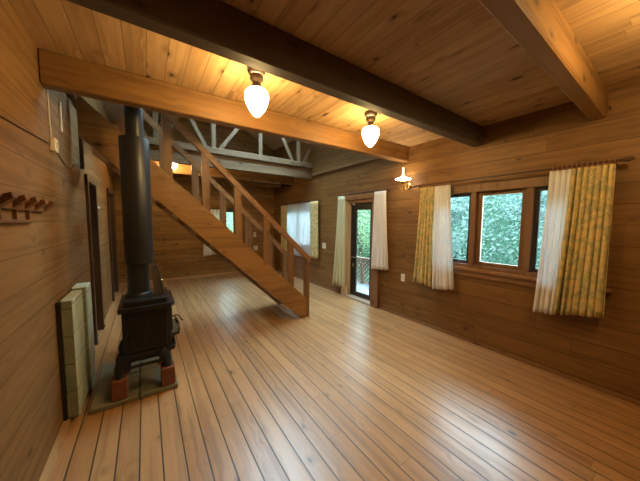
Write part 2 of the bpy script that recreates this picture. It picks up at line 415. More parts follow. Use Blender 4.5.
# loft: floor, rim beam, joists, railing
struct('ceiling_loft', MB().box(XL, XR, 5.02, YB, 2.60, 2.66), wood('loft_floor', 'Y', 'X', .118, 0, 3., (.36, .18, .07), (.27, .12, .04)))
ceiling_beam(5.0, 5.10, 'front beam under the loft edge beyond the staircase', 2.44, 2.60, 3.205, 'paleX')  # same pine colour as the loft rail
ceiling_beam(5.86, 5.96, 'middle joist under the loft, in shadow', 2.40, 2.60)
ceiling_beam(6.62, 6.72, 'rear joist under the loft, nearest the back wall', 2.40, 2.60)
lr = thing('loft_railing', (1.3, 4.99, 2.66), 'pale wooden loft railing with upright and slanted balusters on a thick bottom rail', 'railing')
MB().box(XL + .16, XR - .004, 4.955, 5.055, 2.675, 2.785, .006).build('bottom_rail', M['paleX'], lr)
MB().box(XL + .16, XR - .004, 4.97, 5.04, 3.53, 3.60, .006).build('top_rail', M['paleX'], lr)
pz = wood('loft_baluster_pine', 'Z', 'X', c1=(.22, .14, .075), c2=(.15, .09, .045), rough=.55)
for x in (.19, 1.08, 1.97, 2.86): MB().box(x - .038, x + .038, 4.985, 5.035, 2.78, 3.54, .004).build('post', pz, lr)
for a, b in ((.94, .55), (1.19, 1.75), (2.70, 2.30), (3.0, 3.17), (.05, -.33), (.30, .52)):
    zt = 3.54 if abs(a - b) > .3 else 3.3
    MB().beam((a, 5.01, 2.785), (b, 5.01, zt if abs(b - a) > .2 else 3.15), .045, .065).build('slanted_baluster', pz, lr)
fixn(lr.children[0])
# landing beside the left wall at the stair head
struct('floor_landing', MB().box(XL, .02, 4.10, 5.02, 2.56, 2.64), M['tread'])

# ------------------------------------------------------------------ staircase
st = thing('staircase', (1.9, 3.65, 0), 'open wooden staircase with plank stringers and handrails on both sides, rising to the left', 'staircase')
zt_ = lambda x: 2.16 - .945 * x
zb_ = lambda x: 1.775 - .945 * x
def stringer(y0, y1):
    xe = 1.975
    poly = [(-.475, zt_(-.475)), (xe, zt_(xe)), (xe, .002), (zb_(0) / .945 - .002, .002), (-.475, zb_(-.475))]
    o = MB().prism(poly, 'Y', y0, y1).build('stringer', M['stairX'], st); return fixn(o)
stringer(3.22, 3.27); stringer(3.97, 4.02).data.materials[0] = wood('shaded_stringer_pine', 'X', 'Z', c1=(.24, .12, .05), c2=(.15, .07, .028), rough=.45, knots=.5)  # far stringer's shade put into a darker pine colour
for k in range(11):
    z = (k + 1) * .215; x = (1.975 - z) / .945 + .0
    if x < XL + .13: break
    MB().box(x - .13, x + .12, 3.27, 3.97, z - .035, z, .004).build('tread', M['tread'], st)
def hand(y0, y1):
    h = lambda x: 2.865 - .953 * x
    poly = [(-.475, h(-.475)), (2.045, h(2.045)), (2.045, h(2.045) - .075), (2.0, h(2.0) - .09), (-.475, h(-.475) - .088)]
    fixn(MB().prism(poly, 'Y', y0, y1).build('handrail', M['handrail'], st))
hand(3.215, 3.275); hand(3.965, 4.025)
for y0 in (3.222, 3.972):
    for x in (-.15, .225, .60, .972, 1.345, 1.72):
        w = .042
        poly = [(x - w, zt_(x - w) - .01), (x + w, zt_(x + w) - .01), (x + w, 2.865 - .953 * (x + w) - .06), (x - w, 2.865 - .953 * (x - w) - .06)]
        fixn(MB().prism(poly, 'Y', y0, y0 + .046).build('baluster', M['stairZ'], st))
    MB().box(1.976, 2.035, y0, y0 + .09, .002, .90, .004).build('newel_post', M['stairZ'], st)

# ------------------------------------------------------------------ windows and doors on the right wall
def frame_x(mb, x0, x1, y0, y1, z0, z1, w, wb=None):
    wb = wb or w
    mb.box(x0, x1, y0, y0 + w, z0, z1); mb.box(x0, x1, y1 - w, y1, z0, z1)
    mb.box(x0, x1, y0 + w, y1 - w, z0, z0 + wb); mb.box(x0, x1, y0 + w, y1 - w, z1 - w, z1)
W1 = bpy.data.objects.new('window_1', None); W1.location = (XR, 1.185, .92); W1['kind'] = 'structure'; C.objects.link(W1)
mb = MB(); frame_x(mb, XR - .03, XR + .10, WIN[0] - .09, WIN[1] + .09, .90, 1.90, .09, .05)
mb.build('window_casing', M['trimZ'], W1)
mb = MB()
for y in (.89, 1.42): mb.box(XR - .02, XR + .10, y, y + .055, .95, 1.81)
mb.build('window_mullion', M['trimZ'], W1)
MB().box(XR - .06, XR + .1, WIN[0] - .14, WIN[1] + .14, .875, .912, .006).build('window_sill', M['beamY'], W1)
MB().box(XR - .025, XR, WIN[0] - .10, WIN[1] + .10, .81, .875).build('window_apron', M['beamY'], W1)
for i, (a, b) in enumerate(((.465, .89), (.945, 1.42), (1.475, 1.905))):
    s = .036 if i == 1 else .024
    mb = MB(); frame_x(mb, XR + .03, XR + .075, a, b, .945, 1.815, s + .012 if i == 1 else s)
    f = mb.build('window_sash', M['trimZ'] if i == 1 else M['dark_trimZ'], W1)
    mb = MB(); frame_x(mb, XR + .035, XR + .065, a + s, b - s, .945 + s, 1.815 - s, .018 if i != 1 else .013)
    mb.build('glazing_bead', M['black'] if i != 1 else M['pale_daylit_trimZ'], f)
    MB().box(XR + .048, XR + .052, a + s, b - s, .96, 1.80).build('pane', M['glass'], f)
MB().box(XR + .005, XR + .03, .905, .925, 1.30, 1.42, .003).build('window_latch', M['brass'], W1)

W2 = bpy.data.objects.new('window_2', None); W2.location = (XR, 5.5, .92); W2['kind'] = 'structure'; C.objects.link(W2)
mb = MB(); frame_x(mb, XR - .02, XR + .10, WIN2[0] - .08, WIN2[1] + .08, .88, 1.90, .08, .06); mb.build('window_casing', M['trimZ'], W2)
for a, b in ((4.885, 5.53), (5.55, 6.195)):
    mb = MB(); frame_x(mb, XR + .03, XR + .07, a, b, .945, 1.815, .04); f = mb.build('window_sash', M['trimZ'], W2)
    MB().box(XR + .048, XR + .052, a + .03, b - .03, .96, 1.80).build('pane', M['glass'], f)

D1 = bpy.data.objects.new('door_1', None); D1.location = (XR + .1, 3.4, 0); D1['kind'] = 'structure'; C.objects.link(D1)
mb = MB(); xa, xb = XR + .075, XR + .115
mb.box(xa, xb, 3.056, 3.19, .035, 1.80); mb.box(xa, xb, 3.56, 3.70, .035, 1.80)
mb.box(xa, xb, 3.19, 3.56, .035, .12); mb.box(xa, xb, 3.19, 3.56, 1.675, 1.80)
mb.build('door_leaf', M['black'], D1)
MB().box(XR + .092, XR + .097, 3.18, 3.57, .11, 1.68).build('pane', M['glass'], D1)
h = MB(); h.tube([(xa, 3.62, .785), (xa - .045, 3.62, .785)], .010); h.tube([(xa - .045, 3.62, .785), (xa - .045, 3.52, .785)], .009)
h.build('door_handle', M['chrome'], D1)
MB().box(xa - .006, xa, 3.605, 3.635, .60, .66).build('door_lock', M['chrome'], D1)
# jamb, casing, threshold
mb = MB(); mb.box(XR - .005, XR + T, 3.70, 3.74, 0, 1.84); mb.box(XR - .02, XR, 3.74, 3.86, 0, 1.90)
struct('trim_4', mb, M['pale_daylit_trimZ'])
mb = MB(); mb.box(XR - .035, XR + T, 3.02, 3.056, 0, 1.84); mb.box(XR - .06, XR, 2.87, 3.02, 0, 1.90)
struct('trim_5', mb, wood('door_post', 'Z', 'Y', c1=(.22, .11, .05), c2=(.15, .07, .03)))
mb = MB(); mb.box(XR - .05, XR, 2.86, 3.88, 1.86, 1.945); mb.box(XR, XR + T, 3.056, 3.70, 1.80, 1.84)
struct('trim_6', mb, M['beamY'])
struct('trim_7', MB().box(XR - .05, XR + T + .1, 3.0, 3.76, 0, .03), wood('threshold_pine', 'Y', 'X', c1=(.50, .38, .27), c2=(.38, .27, .17)))
tag(MB().lathe((XR + .05, 3.60, 1.788), [(0, .012), (.03, .012), (.032, 0), (.022, -.02), (0, -.026)], 14).build('door_stop', M['cream']), 'small white round fitting under the head of the glass door frame', 'fitting')

# back wall window
W3 = bpy.data.objects.new('window_3', None); W3.location = (1.66, YB, .76); W3['kind'] = 'structure'; C.objects.link(W3)
mb = MB(); y0, y1 = YB - .02, YB + .1
mb.box(BW[0] - .07, BW[0], y0, y1, BW[2] - .06, BW[3] + .07); mb.box(BW[1], BW[1] + .07, y0, y1, BW[2] - .06, BW[3] + .07)
mb.box(BW[0], BW[1], y0, y1, BW[2] - .06, BW[2]); mb.box(BW[0], BW[1], y0, y1, BW[3], BW[3] + .07)
mb.build('window_casing', M['dark_trimZ'], W3)
mb = MB().box(1.64, 1.68, YB + .03, YB + .08, BW[2], BW[3]); mb.build('window_mullion', M['dark_trimZ'], W3)
MB().box(BW[0], BW[1], YB + .05, YB + .055, BW[2], BW[3]).build('pane', M['glass'], W3)
# upper window in the left wall
W4 = bpy.data.objects.new('window_4', None); W4.location = (XL, 3.23, 2.72); W4['kind'] = 'structure'; C.objects.link(W4)
mb = MB(); frame_x(mb, XL - .10, XL + .01, UW[0], UW[1], UW[2], UW[3], .04); mb.build('window_sash', M['dark_trimZ'], W4)
MB().box(XL - .06, XL - .055, UW[0] + .03, UW[1] - .03, UW[2] + .03, UW[3] - .03).build('pane', M['glass'], W4)

# doors on the left wall
for n, (d, leafx) in enumerate(((LD, XL - .09), (LD2, XL - .05))):
    D = bpy.data.objects.new('door_%d' % (n + 2), None); D.location = (XL, (d[0] + d[1]) / 2, 0); D['kind'] = 'structure'; C.objects.link(D)
    mb = MB(); w = .055
    mb.box(XL - .12, XL + .025, d[0] - w, d[0] + .015, 0, d[3] + w); mb.box(XL - .12, XL + .025, d[1] - .015, d[1] + w, 0, d[3] + w)
    mb.box(XL - .12, XL + .025, d[0] + .015, d[1] - .015, d[3] - .015, d[3] + w)
    mb.build('door_frame', M['dark_trimZ'], D)
    MB().box(leafx - .035, leafx, d[0] + .02, d[1] - .02, .01, d[3] - .02).build('door_leaf', M['dark_trimZ'], D)
    MB().lathe((leafx, d[0] + .09, .95), [(0, .055), (.022, .05), (.026, .038), (.012, .02), (.012, 0), (.028, 0)], 14, 'X').build('door_handle', M['brass'], D)

# ------------------------------------------------------------------ curtains
def curtain(name, pts_top, pts_bot, z_top, z_bot, folds, amp, mat, label, group=None, axis='Y', hem=True, bx=None, seed=0, taper=None):
    """pts_top/bot = (a,b) extent along the wall; bx = distance coordinate of the cloth plane"""
    rnd = random.Random(seed); nu, nv = folds * 10, 22; vs = []; ph = [rnd.uniform(-.5, .5) for _ in range(folds + 2)]
    am = [rnd.uniform(.6, 1.25) for _ in range(folds + 2)]
    for j in range(nv + 1):
        v = j / nv; e = v ** 1.3
        if taper: e = taper(v)
        a = pts_top[0] * (1 - e) + pts_bot[0] * e; b = pts_top[1] * (1 - e) + pts_bot[1] * e
        for i in range(nu + 1):
            u = i / nu; k = u * folds; i0 = int(min(k, folds)); fr = k - i0
            A = am[i0] * (1 - fr) + am[min(i0 + 1, folds + 1)] * fr
            P = ph[i0] * (1 - fr) + ph[min(i0 + 1, folds + 1)] * fr
            off = math.sin(2 * PI * (k + P * v * .5)) * amp * A * (.55 + .55 * v) + math.sin(4 * PI * k + 1.3 + 2 * v) * amp * .25
            w = a + (b - a) * u + math.cos(2 * PI * k) * abs(b - a) / folds * .16
            zz = z_top + (z_bot[0] * (1 - u) + z_bot[1] * u - z_top) * v + (math.sin(2 * PI * k) * .006 if j else 0)
            p = (bx + off, w, zz) if axis == 'Y' else (w, bx + off, zz)
            vs.append(p)
    n = nu + 1; fs = [[j * n + i, j * n + i + 1, (j + 1) * n + i + 1, (j + 1) * n + i] for j in range(nv) for i in range(nu)]
    o = MB().add(vs, fs, True).build(name, mat)
    sm = o.modifiers.new('thick', 'SOLIDIFY'); sm.thickness = .0025; sm.offset = 0
    return tag(o, label, 'curtain', group)
cx = 3.09
curtain('curtain', (1.885, 2.07), (1.87, 2.14), 1.915, (.60, .63), 5, 0.029, M['floral'], 'yellow floral curtain with green pattern at the left end of the triple window', bx=cx, seed=1)
curtain('curtain', (1.67, 1.875), (1.575, 1.865), 1.915, (.63, .58), 5, 0.027, M['white_cloth'], 'plain white curtain hanging left of the triple window, beside the floral one', bx=cx, seed=2)
curtain('curtain', (.585, .745), (.635, .80), 1.925, (.615, .60), 4, 0.027, M['white_cloth'], 'plain white curtain hanging over the right end of the triple window', bx=cx, seed=3)
curtain('curtain', (.345, .60), (.335, .66), 1.925, (.68, .62), 7, .032, M['floral'], 'wide yellow floral curtain at the right end of the triple window, farthest right', bx=cx, seed=4)
curtain('curtain', (3.70, 3.90), (3.66, 4.07), 1.945, (.20, .17), 4, 0.026, M['cream_cloth'], 'long cream curtain on the left side of the glass door', bx=3.13, seed=5)
curtain('curtain', (2.70, 2.93), (2.62, 2.97), 1.945, (.70, .68), 5, 0.026, M['white_cloth'], 'shorter white curtain on the right side of the glass door', bx=3.11, seed=6)
curtain('curtain', (6.10, 6.44), (6.10, 6.45), 1.89, (.56, .56), 5, 0.026, M['floral'], 'yellow floral curtain at the left edge of the far covered window beyond the stairs', bx=3.13, seed=7)
curtain('curtain', (4.62, 4.92), (4.60, 4.93), 1.91, (.63, .63), 5, 0.026, M['floral'], 'yellow floral curtain at the right edge of the far covered window beyond the stairs', bx=3.13, seed=8)
curtain('curtain', (4.93, 6.09), (4.93, 6.09), 1.90, (.60, .60), 15, .014, M['sheer'], 'wide white sheer curtain glowing with daylight over the far window beyond the stairs', bx=3.14, seed=9)
curtain('curtain', (1.20, 1.72), (1.18, 1.53), 1.76, (.54, .58), 6, 0.026, M['white_cloth'], 'white curtain at the back wall window seen through the stairs', axis='X', bx=YB - .09, seed=10)

def rod(y0, y1, x, z, rings, label, axis='Y', ends=(1, 1)):
    def P(a, dx=0, dz=0): return (x + dx, a, z + dz) if axis == 'Y' else (a, x + dx, z + dz)
    r = thing('curtain_rod', P((y0 + y1) / 2), label, 'curtain rod')
    MB().tube([P(y0), P(y1)], .0115, 10).build('pole', M['rodw'], r)
    for e, (a, s) in enumerate(((y0, -1), (y1, 1))):
        if ends[e]: MB().lathe(P(a), [(.0, s * .075), (.013, s * .068), (.02, s * .045), (.017, s * .022), (.01, s * .012), (.016, s * .006), (.012, 0)], 12, axis).build('finial', M['rodw'], r)
    for a in (y0 + .03, y1 - .03):
        wx = (XR if axis == 'Y' else YB)
        q = MB().tube([P(a, 0, -.005), P(a, wx - x, -.02)], .008, 8); q.build('bracket', M['rodw'], r)
    for a in rings:
        rr = MB().ring(P(a, 0, -.006), .019, .003, axis); rr.build('ring', M['rodr'], r)
M['rodw'] = plain('dark_rod_wood', (.07, .028, .014), .35)
M['rodr'] = plain('ring_wood', (.30, .14, .06), .35)
rod(.33, 2.15, cx, 1.95, [1.68 + i * .0353 for i in range(12)] + [.355 + i * .031 for i in range(13)], 'dark wooden curtain rod with rings and finials above the triple window')
rod(2.68, 3.92, 3.13, 1.965, [2.71 + i * .045 for i in range(6)] + [3.71 + i * .045 for i in range(5)], 'wooden curtain rod above the glass door', ends=(0, 0))
rod(4.58, 6.48, 3.14, 1.925, [4.63 + i * .11 for i in range(17)], 'wooden curtain rod above the far sheer covered window', ends=(0, 0))
rod(1.16, 2.10, YB - .09, 1.79, [1.21 + i * .1 for i in range(6)], 'dark curtain rod above the back wall window', axis='X', ends=(1, 1))

# ------------------------------------------------------------------ lamps
def ceiling_lamp(x, y, z, mat, label, group=None):
    L = thing('ceiling_lamp', (x, y, z), label, 'ceiling lamp', group)
    MB().lathe((x, y, z), [(0, 0), (.064, 0), (.066, -.012), (.062, -.03), (.055, -.034), (0, -.034)], 24).build('canopy', M['bronze'], L)
    MB().lathe((x, y, z), [(.052, -.034), (.056, -.042), (.05, -.05), (.044, -.052)], 24).build('canopy_ring', M['steel'], L)
    MB().lathe((x, y, z), [(.02, -.034), (.046, -.052), (.049, -.078), (.034, -.092), (.028, -.105), (.030, -.122), (.044, -.130), (.046, -.142), (.042, -.146)], 24).build('fitter', M['bronze'], L)
    MB().lathe((x, y, z), [(.040, -.146), (.062, -.152), (.080, -.170), (.084, -.19), (.081, -.225), (.069, -.262), (.050, -.296), (.026, -.326), (.010, -.338), (0, -.340)], 28).build('globe_shade', mat, L)
    return L
ceiling_lamp(.700, 1.835, ZC, M['lamp'], 'glowing globe ceiling lamp on brass base, left of the two between the beams')
ceiling_lamp(1.905, 1.875, ZC, M['lamp'], 'glowing globe ceiling lamp on brass base, right of the two, nearer the window wall')
ceiling_lamp(1.95, -.12, ZC, M['lamp'], 'glowing globe ceiling lamp behind the nearest ceiling beam, right side')
bl = thing('ceiling_lamp', (.475, 5.50, 2.60), 'small glowing lamp under the loft, partly hidden behind a stair post', 'ceiling lamp')
MB().lathe((.475, 5.50, 2.60), [(0, 0), (.045, 0), (.045, -.018), (.025, -.024), (.025, -.04)], 20).build('canopy', M['brass'], bl)
MB().lathe((.475, 5.50, 2.60), [(.022, -.038), (.048, -.06), (.058, -.10), (.05, -.145), (.028, -.175), (0, -.185)], 24).build('globe_shade', M['lamp_rear'], bl)

sc = thing('wall_lamp', (XR, 2.36, 1.97), 'brass wall lamp with white flared shade, lit, between glass door and triple window', 'wall lamp')
MB().lathe((XR, 2.34, 1.99), [(0, -.03), (.03, -.026), (.045, -.01), (.048, 0)], 18, 'X').build('wall_plate', M['brass'], sc)
mb = MB(); pts = [(XR - .02, 2.34, 1.97), (XR - .06, 2.34, 1.93), (XR - .11, 2.345, 1.92), (XR - .145, 2.35, 1.95), (XR - .15, 2.35, 2.0)]
mb.tube(pts, .007, 8)
for sgn, y0 in ((1, 2.30), (-1, 2.40)):
    mb.tube([(XR - .06, 2.345, 1.935)] + [(XR - .07 - .01 * k, y0 + sgn * -.0 + math.cos(k * .9) * .022 * (1 - k / 10), 1.945 + math.sin(k * .9) * .022 * (1 - k / 10)) for k in range(8)], .005, 6)
mb.build('scroll_arm', M['brass'], sc)
MB().lathe((XR - .15, 2.35, 2.0), [(0, 0), (.018, .002), (.034, .02), (.036, .04), (.022, .055), (.02, .065)], 18).build('oil_font', M['brass'], sc)
o = MB().lathe((XR - .15, 2.35, 2.065), [(.108, 0), (.104, .006), (.06, .020), (.030, .032), (.020, .036)], 28).build('shade', glow('glowing_milk_glass', (1., .80, .55), 24.), sc)
MB().lathe((XR - .15, 2.35, 2.05), [(0, .0), (.018, .004), (.026, .03), (.025, .05), (.013, .08), (.011, .18), (0, .18)], 18).build('glass_chimney', M['sconce'], sc)

# ------------------------------------------------------------------ stove, pipe, hearth
for x0, x1, y0, y1, lab in ((-.395, -.093, 2.43, 2.83, 'olive stone hearth slab at the front left under the stove'), (-.087, .185, 2.43, 2.83, 'olive stone hearth slab at the front right under the stove'),
                            (-.395, -.093, 2.836, 3.16, 'olive stone hearth slab at the rear left, in shadow behind the stove'), (-.087, .185, 2.836, 3.16, 'olive stone hearth slab at the rear right behind the stove')):
    tag(MB().box(x0, x1, y0, y1, .001, .04, .006).build('hearth_slab', M['hearth']), lab, 'stone slab', 'hearth slabs')
for x, y, lab in ((-.215, 2.50, 'red brick under the front left foot of the stove'), (.115, 2.50, 'red brick under the front right foot of the stove'),
                  (-.215, 2.93, 'red brick under the rear left foot of the stove'), (.115, 2.93, 'red brick under the rear right foot, mostly hidden')):
    tag(MB().box(x - .052, x + .052, y - .06, y + .06, .041, .195, .006).build('brick', M['brick']), lab, 'brick', 'bricks under the stove')
sv = thing('wood_stove', (-.03, 2.72, .195), 'black cast iron wood stove with ribbed side standing on red bricks', 'wood stove')
def ribbed(mb, xa, xb, y, z0, z1, n, s):
    d = (xb - xa) / n
    for i in range(n): mb.prism([(xa + i * d + d * .2, y), (xa + i * d + d * .35, y + s * .006), (xa + i * d + d * .65, y + s * .006), (xa + i * d + d * .8, y)], 'Z', z0, z1)
mb = MB().box(-.185, .150, 2.50, 2.97, .365, .715, .006); mb.build('body', M['iron'], sv)
mb = MB(); ribbed(mb, -.165, .125, 2.50, .40, .70, 15, -1); fixn(mb.build('side_ribs', M['iron'], sv))
mb = MB().prism([(-.205, 2.475), (.155, 2.475), (.185, 2.53), (.185, 2.93), (.155, 2.995), (-.205, 2.995)], 'Z', .715, .748)
fixn(mb.build('top_rim', M['iron'], sv))
mb = MB().prism([(-.17, 2.52), (.125, 2.52), (.15, 2.57), (.15, 2.90), (.12, 2.95), (-.17, 2.95)], 'Z', .748, .79)
fixn(mb.build('top_plate', M['iron'], sv))
mb = MB().prism([(-.20, 2.485), (.17, 2.485), (.185, 2.53), (.185, 2.94), (.17, 2.985), (-.20, 2.985)], 'Z', .33, .365)
fixn(mb.build('bottom_rim', M['iron'], sv))
mb = MB().prism([(.15, 2.52), (.22, 2.56), (.235, 2.72), (.22, 2.90), (.15, 2.95)], 'Z', .43, .455)
mb.prism([(.212, 2.56), (.222, 2.56), (.237, 2.72), (.222, 2.90), (.212, 2.90), (.225, 2.72)], 'Z', .455, .485)
fixn(mb.build('ash_lip', M['iron'], sv))
dr = MB().box(.150, .168, 2.56, 2.91, .47, .69, .006).build('door', M['iron'], sv)
MB().tube([(.168, 2.60, .585), (.20, 2.585, .60), (.225, 2.58, .59), (.235, 2.575, .56), (.252, 2.57, .545)], .006, 8).build('handle', M['iron'], dr)
MB().box(-.17, .14, 2.53, 2.95, .275, .33, .01).build('ash_pan_housing', M['iron'], sv)
for x, y in ((-.215, 2.50), (.115, 2.50), (-.215, 2.93), (.115, 2.93)):
    sx = 1 if x < 0 else -1
    mb = MB(); mb.tube([(x + sx * .05, y, .345), (x + sx * .02, y, .31), (x, y, .27), (x - sx * .004, y, .22), (x, y, .1965)], [.045, .042, .034, .030, .038], 10)
    mb.build('leg', M['iron'], sv)
MB().beam((-.20, 2.50, .255), (.10, 2.50, .255), .016, .022).build('cross_bar', M['iron'], sv)

pp = thing('stove_pipe', (-.06, 2.76, .80), 'tall black stovepipe with wider heat shield sleeve rising from the stove', 'stovepipe')
px, py = -.055, 2.76
MB().lathe((px - .015, py, 0), [(.082, .79), (.082, 1.10)], 32).build('lower_pipe', M['pipe'], pp)
MB().lathe((px - .015, py, 0), [(.098, .79), (.098, .805), (.083, .815)], 32).build('collar', M['iron'], pp)
mb = MB().lathe((px, py, 0), [(.070, 1.07), (.106, 1.07), (.108, 1.08), (.108, 2.15), (.106, 2.155), (.066, 2.155)], 36)
mb.build('heat_shield', M['pipe'], pp)
MB().lathe((px + .007, py, 0), [(.066, 2.15), (.066, 3.72)], 32).build('upper_pipe', M['pipe'], pp)
pl = thing('leaning_plate', (.09, 2.70, .792), 'thin dark metal plate with a bright knob leaning on the stovepipe', 'metal plate')
mb = MB().prism([(.045, .793), (.115, .793), (.072, 1.06), (.022, 1.06)], 'Y', 2.66, 2.675); fixn(mb.build('plate', plain('grey_plate', (.10, .085, .08), .5, .3), pl))
mb = MB().prism([(.115, .793), (.125, .793), (.082, 1.06), (.072, 1.06)], 'Y', 2.655, 2.68); fixn(mb.build('plate_edge', M['steel'], pl))
MB().lathe((.103, 2.655, .92), [(0, -.018), (.010, -.014), (.011, -.006), (.006, 0)], 12, 'Y').build('knob', M['chrome'], pl)

# stone heat shield slabs by the left wall
tag(MB().box(-.5285, -.510, 2.415, 2.62, .02, .885, .002).build('backing_board', M['black']), 'black backing board between the left wall and the front stone slab', 'board')
s1 = MB().box(-.508, -.438, 2.415, 2.73, .035, .895, .008).build('stone_slab', M['slab'])
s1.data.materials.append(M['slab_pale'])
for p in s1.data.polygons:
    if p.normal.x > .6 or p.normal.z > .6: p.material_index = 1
tag(s1, 'green grey stone slab standing by the left wall, nearer of the two', 'stone slab', 'standing stone slabs')
s2 = MB().box(-.508, -.412, 2.735, 2.93, .035, .915, .008).build('stone_slab', M['slab'])
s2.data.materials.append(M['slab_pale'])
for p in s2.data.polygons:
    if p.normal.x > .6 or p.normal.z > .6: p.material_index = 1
tag(s2, 'green grey stone slab standing by the left wall, farther of the two', 'stone slab', 'standing stone slabs')

# ------------------------------------------------------------------ wall fittings
def plate(x, y, z, w, h, label, cat, name, axis='x', sock=True):
    if axis == 'x':
        P = thing(name, (x, y, z - h / 2), label, cat)
        MB().box(x - .008, x - .0005, y - w / 2, y + w / 2, z - h / 2, z + h / 2, .003).build('cover_plate', M['cream'], P)
        MB().box(x - .011, x - .008, y - w * .2, y + w * .2, z - h * .28, z + h * .28, .001).build('rocker' if not sock else 'socket_face', M['white_cable'], P)
    else:
        P = thing(name, (x, y, z - h / 2), label, cat)
        MB().box(x - w / 2, x + w / 2, y - .008, y - .0005, z - h / 2, z + h / 2, .003).build('cover_plate', M['cream'], P)
        MB().box(x - w * .2, x + w * .2, y - .011, y - .008, z - h * .28, z + h * .28, .001).build('rocker', M['white_cable'], P)
plate(XR, 2.41, .61, .07, .115, 'cream wall outlet low between the glass door and triple window', 'outlet', 'wall_outlet')
plate(XR, 4.49, .93, .13, .12, 'cream light switch plate left of the glass door', 'light switch', 'light_switch', sock=False)
plate(2.60, YB, 1.07, .08, .14, 'upper cream switch on the back wall seen through the stair rails', 'light switch', 'light_switch', 'y', False)
plate(2.62, YB, .68, .13, .13, 'lower cream plate on the back wall seen through the stair rails', 'outlet', 'wall_outlet', 'y')
sw = thing('switch_box', (XL, 2.60, 1.94), 'small cream switch box on the left wall where the cables meet', 'switch box')
MB().box(XL + .0005, XL + .03, 2.56, 2.63, 1.935, 2.03, .004).build('box_cover', M['cream'], sw)
MB().box(XL + .03, XL + .036, 2.58, 2.61, 1.965, 2.0, .002).build('toggle', M['white_cable'], sw)
def cable(pts, label, mat, r=.005, name='cable'):
    return tag(MB().tube(pts, r, 6).build(name, mat), label, 'cable')
cable([(XL + .0045, .9, 1.84), (XL + .0045, 1.78, 1.92), (XL + .0045, 2.32, 1.96), (XL + .0045, 2.555, 1.98)], 'dark cable running along the left wall to the switch box', M['cable'])
cable([(XL + .0045, 2.585, 2.032), (XL + .0045, 2.57, 2.15), (XL + .0045, 2.57, 2.40), (XL + .0045, 2.57, 2.56)], 'pale cable rising from the switch box up the left wall', M['white_cable'])
cable([(XL + .0045, 2.635, 1.97), (XL + .0045, 2.78, 1.94), (XL + .0045, 2.95, 1.90), (XL + .0045, 3.12, 1.90), (XL + .0045, 3.30, 1.97), (XL + .0045, 3.56, 2.02)], 'thin sagging cable from the switch box towards the dark doorway', M['cable'], .004)
tag(MB().box(XL + .001, XL + .014, 2.86, 2.885, 2.15, 2.38, .003).build('cable_cover', M['white_cable']), 'short pale vertical cable cover high on the left wall', 'cable cover')
tag(MB().lathe((XL, 4.62, 1.62), [(0, .02), (.018, .018), (.022, .0)], 12, 'X')  .build('coat_peg', M['cream']), 'small pale round peg on the left wall between the two dark doors', 'coat peg')
hk = MB(); hk.tube([(XR, .42, 2.40), (XR - .03, .42, 2.40), (XR - .045, .42, 2.405), (XR - .05, .42, 2.42)], .005, 8); hk.lathe((XR, .42, 2.40), [(0, -.006), (.012, -.005), (.013, 0)], 12, 'X')
tag(hk.build('cup_hook', M['brass']), 'tiny brass hook on the right wall beside the nearest beam', 'hook')

rk = thing('wall_rack', (XL, 2.0, 1.44), 'wooden rack on the left wall with a row of projecting bars above a lower rail', 'wall rack')
MB().box(XL + .001, XL + .022, 1.30, 2.30, 1.50, 1.565, .003).build('upper_rail', M['rack'], rk)
MB().box(XL + .001, XL + .022, 1.20, 2.09, 1.435, 1.452, .002).build('lower_rail', M['rack'], rk)
for i in range(7):
    y = 1.36 + i * .145
    fixn(MB().prism([(XL + .022, 1.505), (XL + .022, 1.555), (XL + .062, 1.570), (XL + .066, 1.548)], 'Y', y, y + .05).build('bar', M['rack'], rk))
for i in range(4):
    y = 1.52 + i * .17
    MB().box(XL + .001, XL + .015, y, y + .014, 1.452, 1.50).build('upright', M['rack'], rk)

# ------------------------------------------------------------------ outside: deck, lattice rail, bank and trees
struct('floor_deck', MB().box(XR + T, 4.46, 1.2, 7.2, -.16, -.08), M['deck'])
lt = thing('lattice_railing', (4.42, 4.4, -.08), 'diamond lattice railing at the edge of the white deck outside the glass door', 'railing')
mb = MB()
y0, y1, z0, z1, st_ = 3.0, 6.0, -.03, .52, .11
k = y0 - (z1 - z0)
while k < y1:
    for s in (1, -1):
        ya, za = k, (z0 if s == 1 else z1); yb, zb = k + (z1 - z0), (z1 if s == 1 else z0)
        if ya < y0: za += s * (y0 - ya); ya = y0
        if yb > y1: zb -= s * (yb - y1); yb = y1
        if yb - ya > .01: mb.beam((4.42 + .006 * s, ya, za), (4.42 + .006 * s, yb, zb), .010, .020)
    k += st_
mb.build('lattice', M['lattice'], lt)
MB().box(4.39, 4.45, y0, y1, .52, .575, .004).build('top_rail', M['lattice'], lt)
MB().box(4.40, 4.44, y0, y1, -.06, -.03, .004).build('bottom_rail', M['lattice'], lt)
for y in (y0, 4.5, y1 - .06): MB().box(4.39, 4.45, y, y + .06, -.08, .52).build('post', M['lattice'], lt)
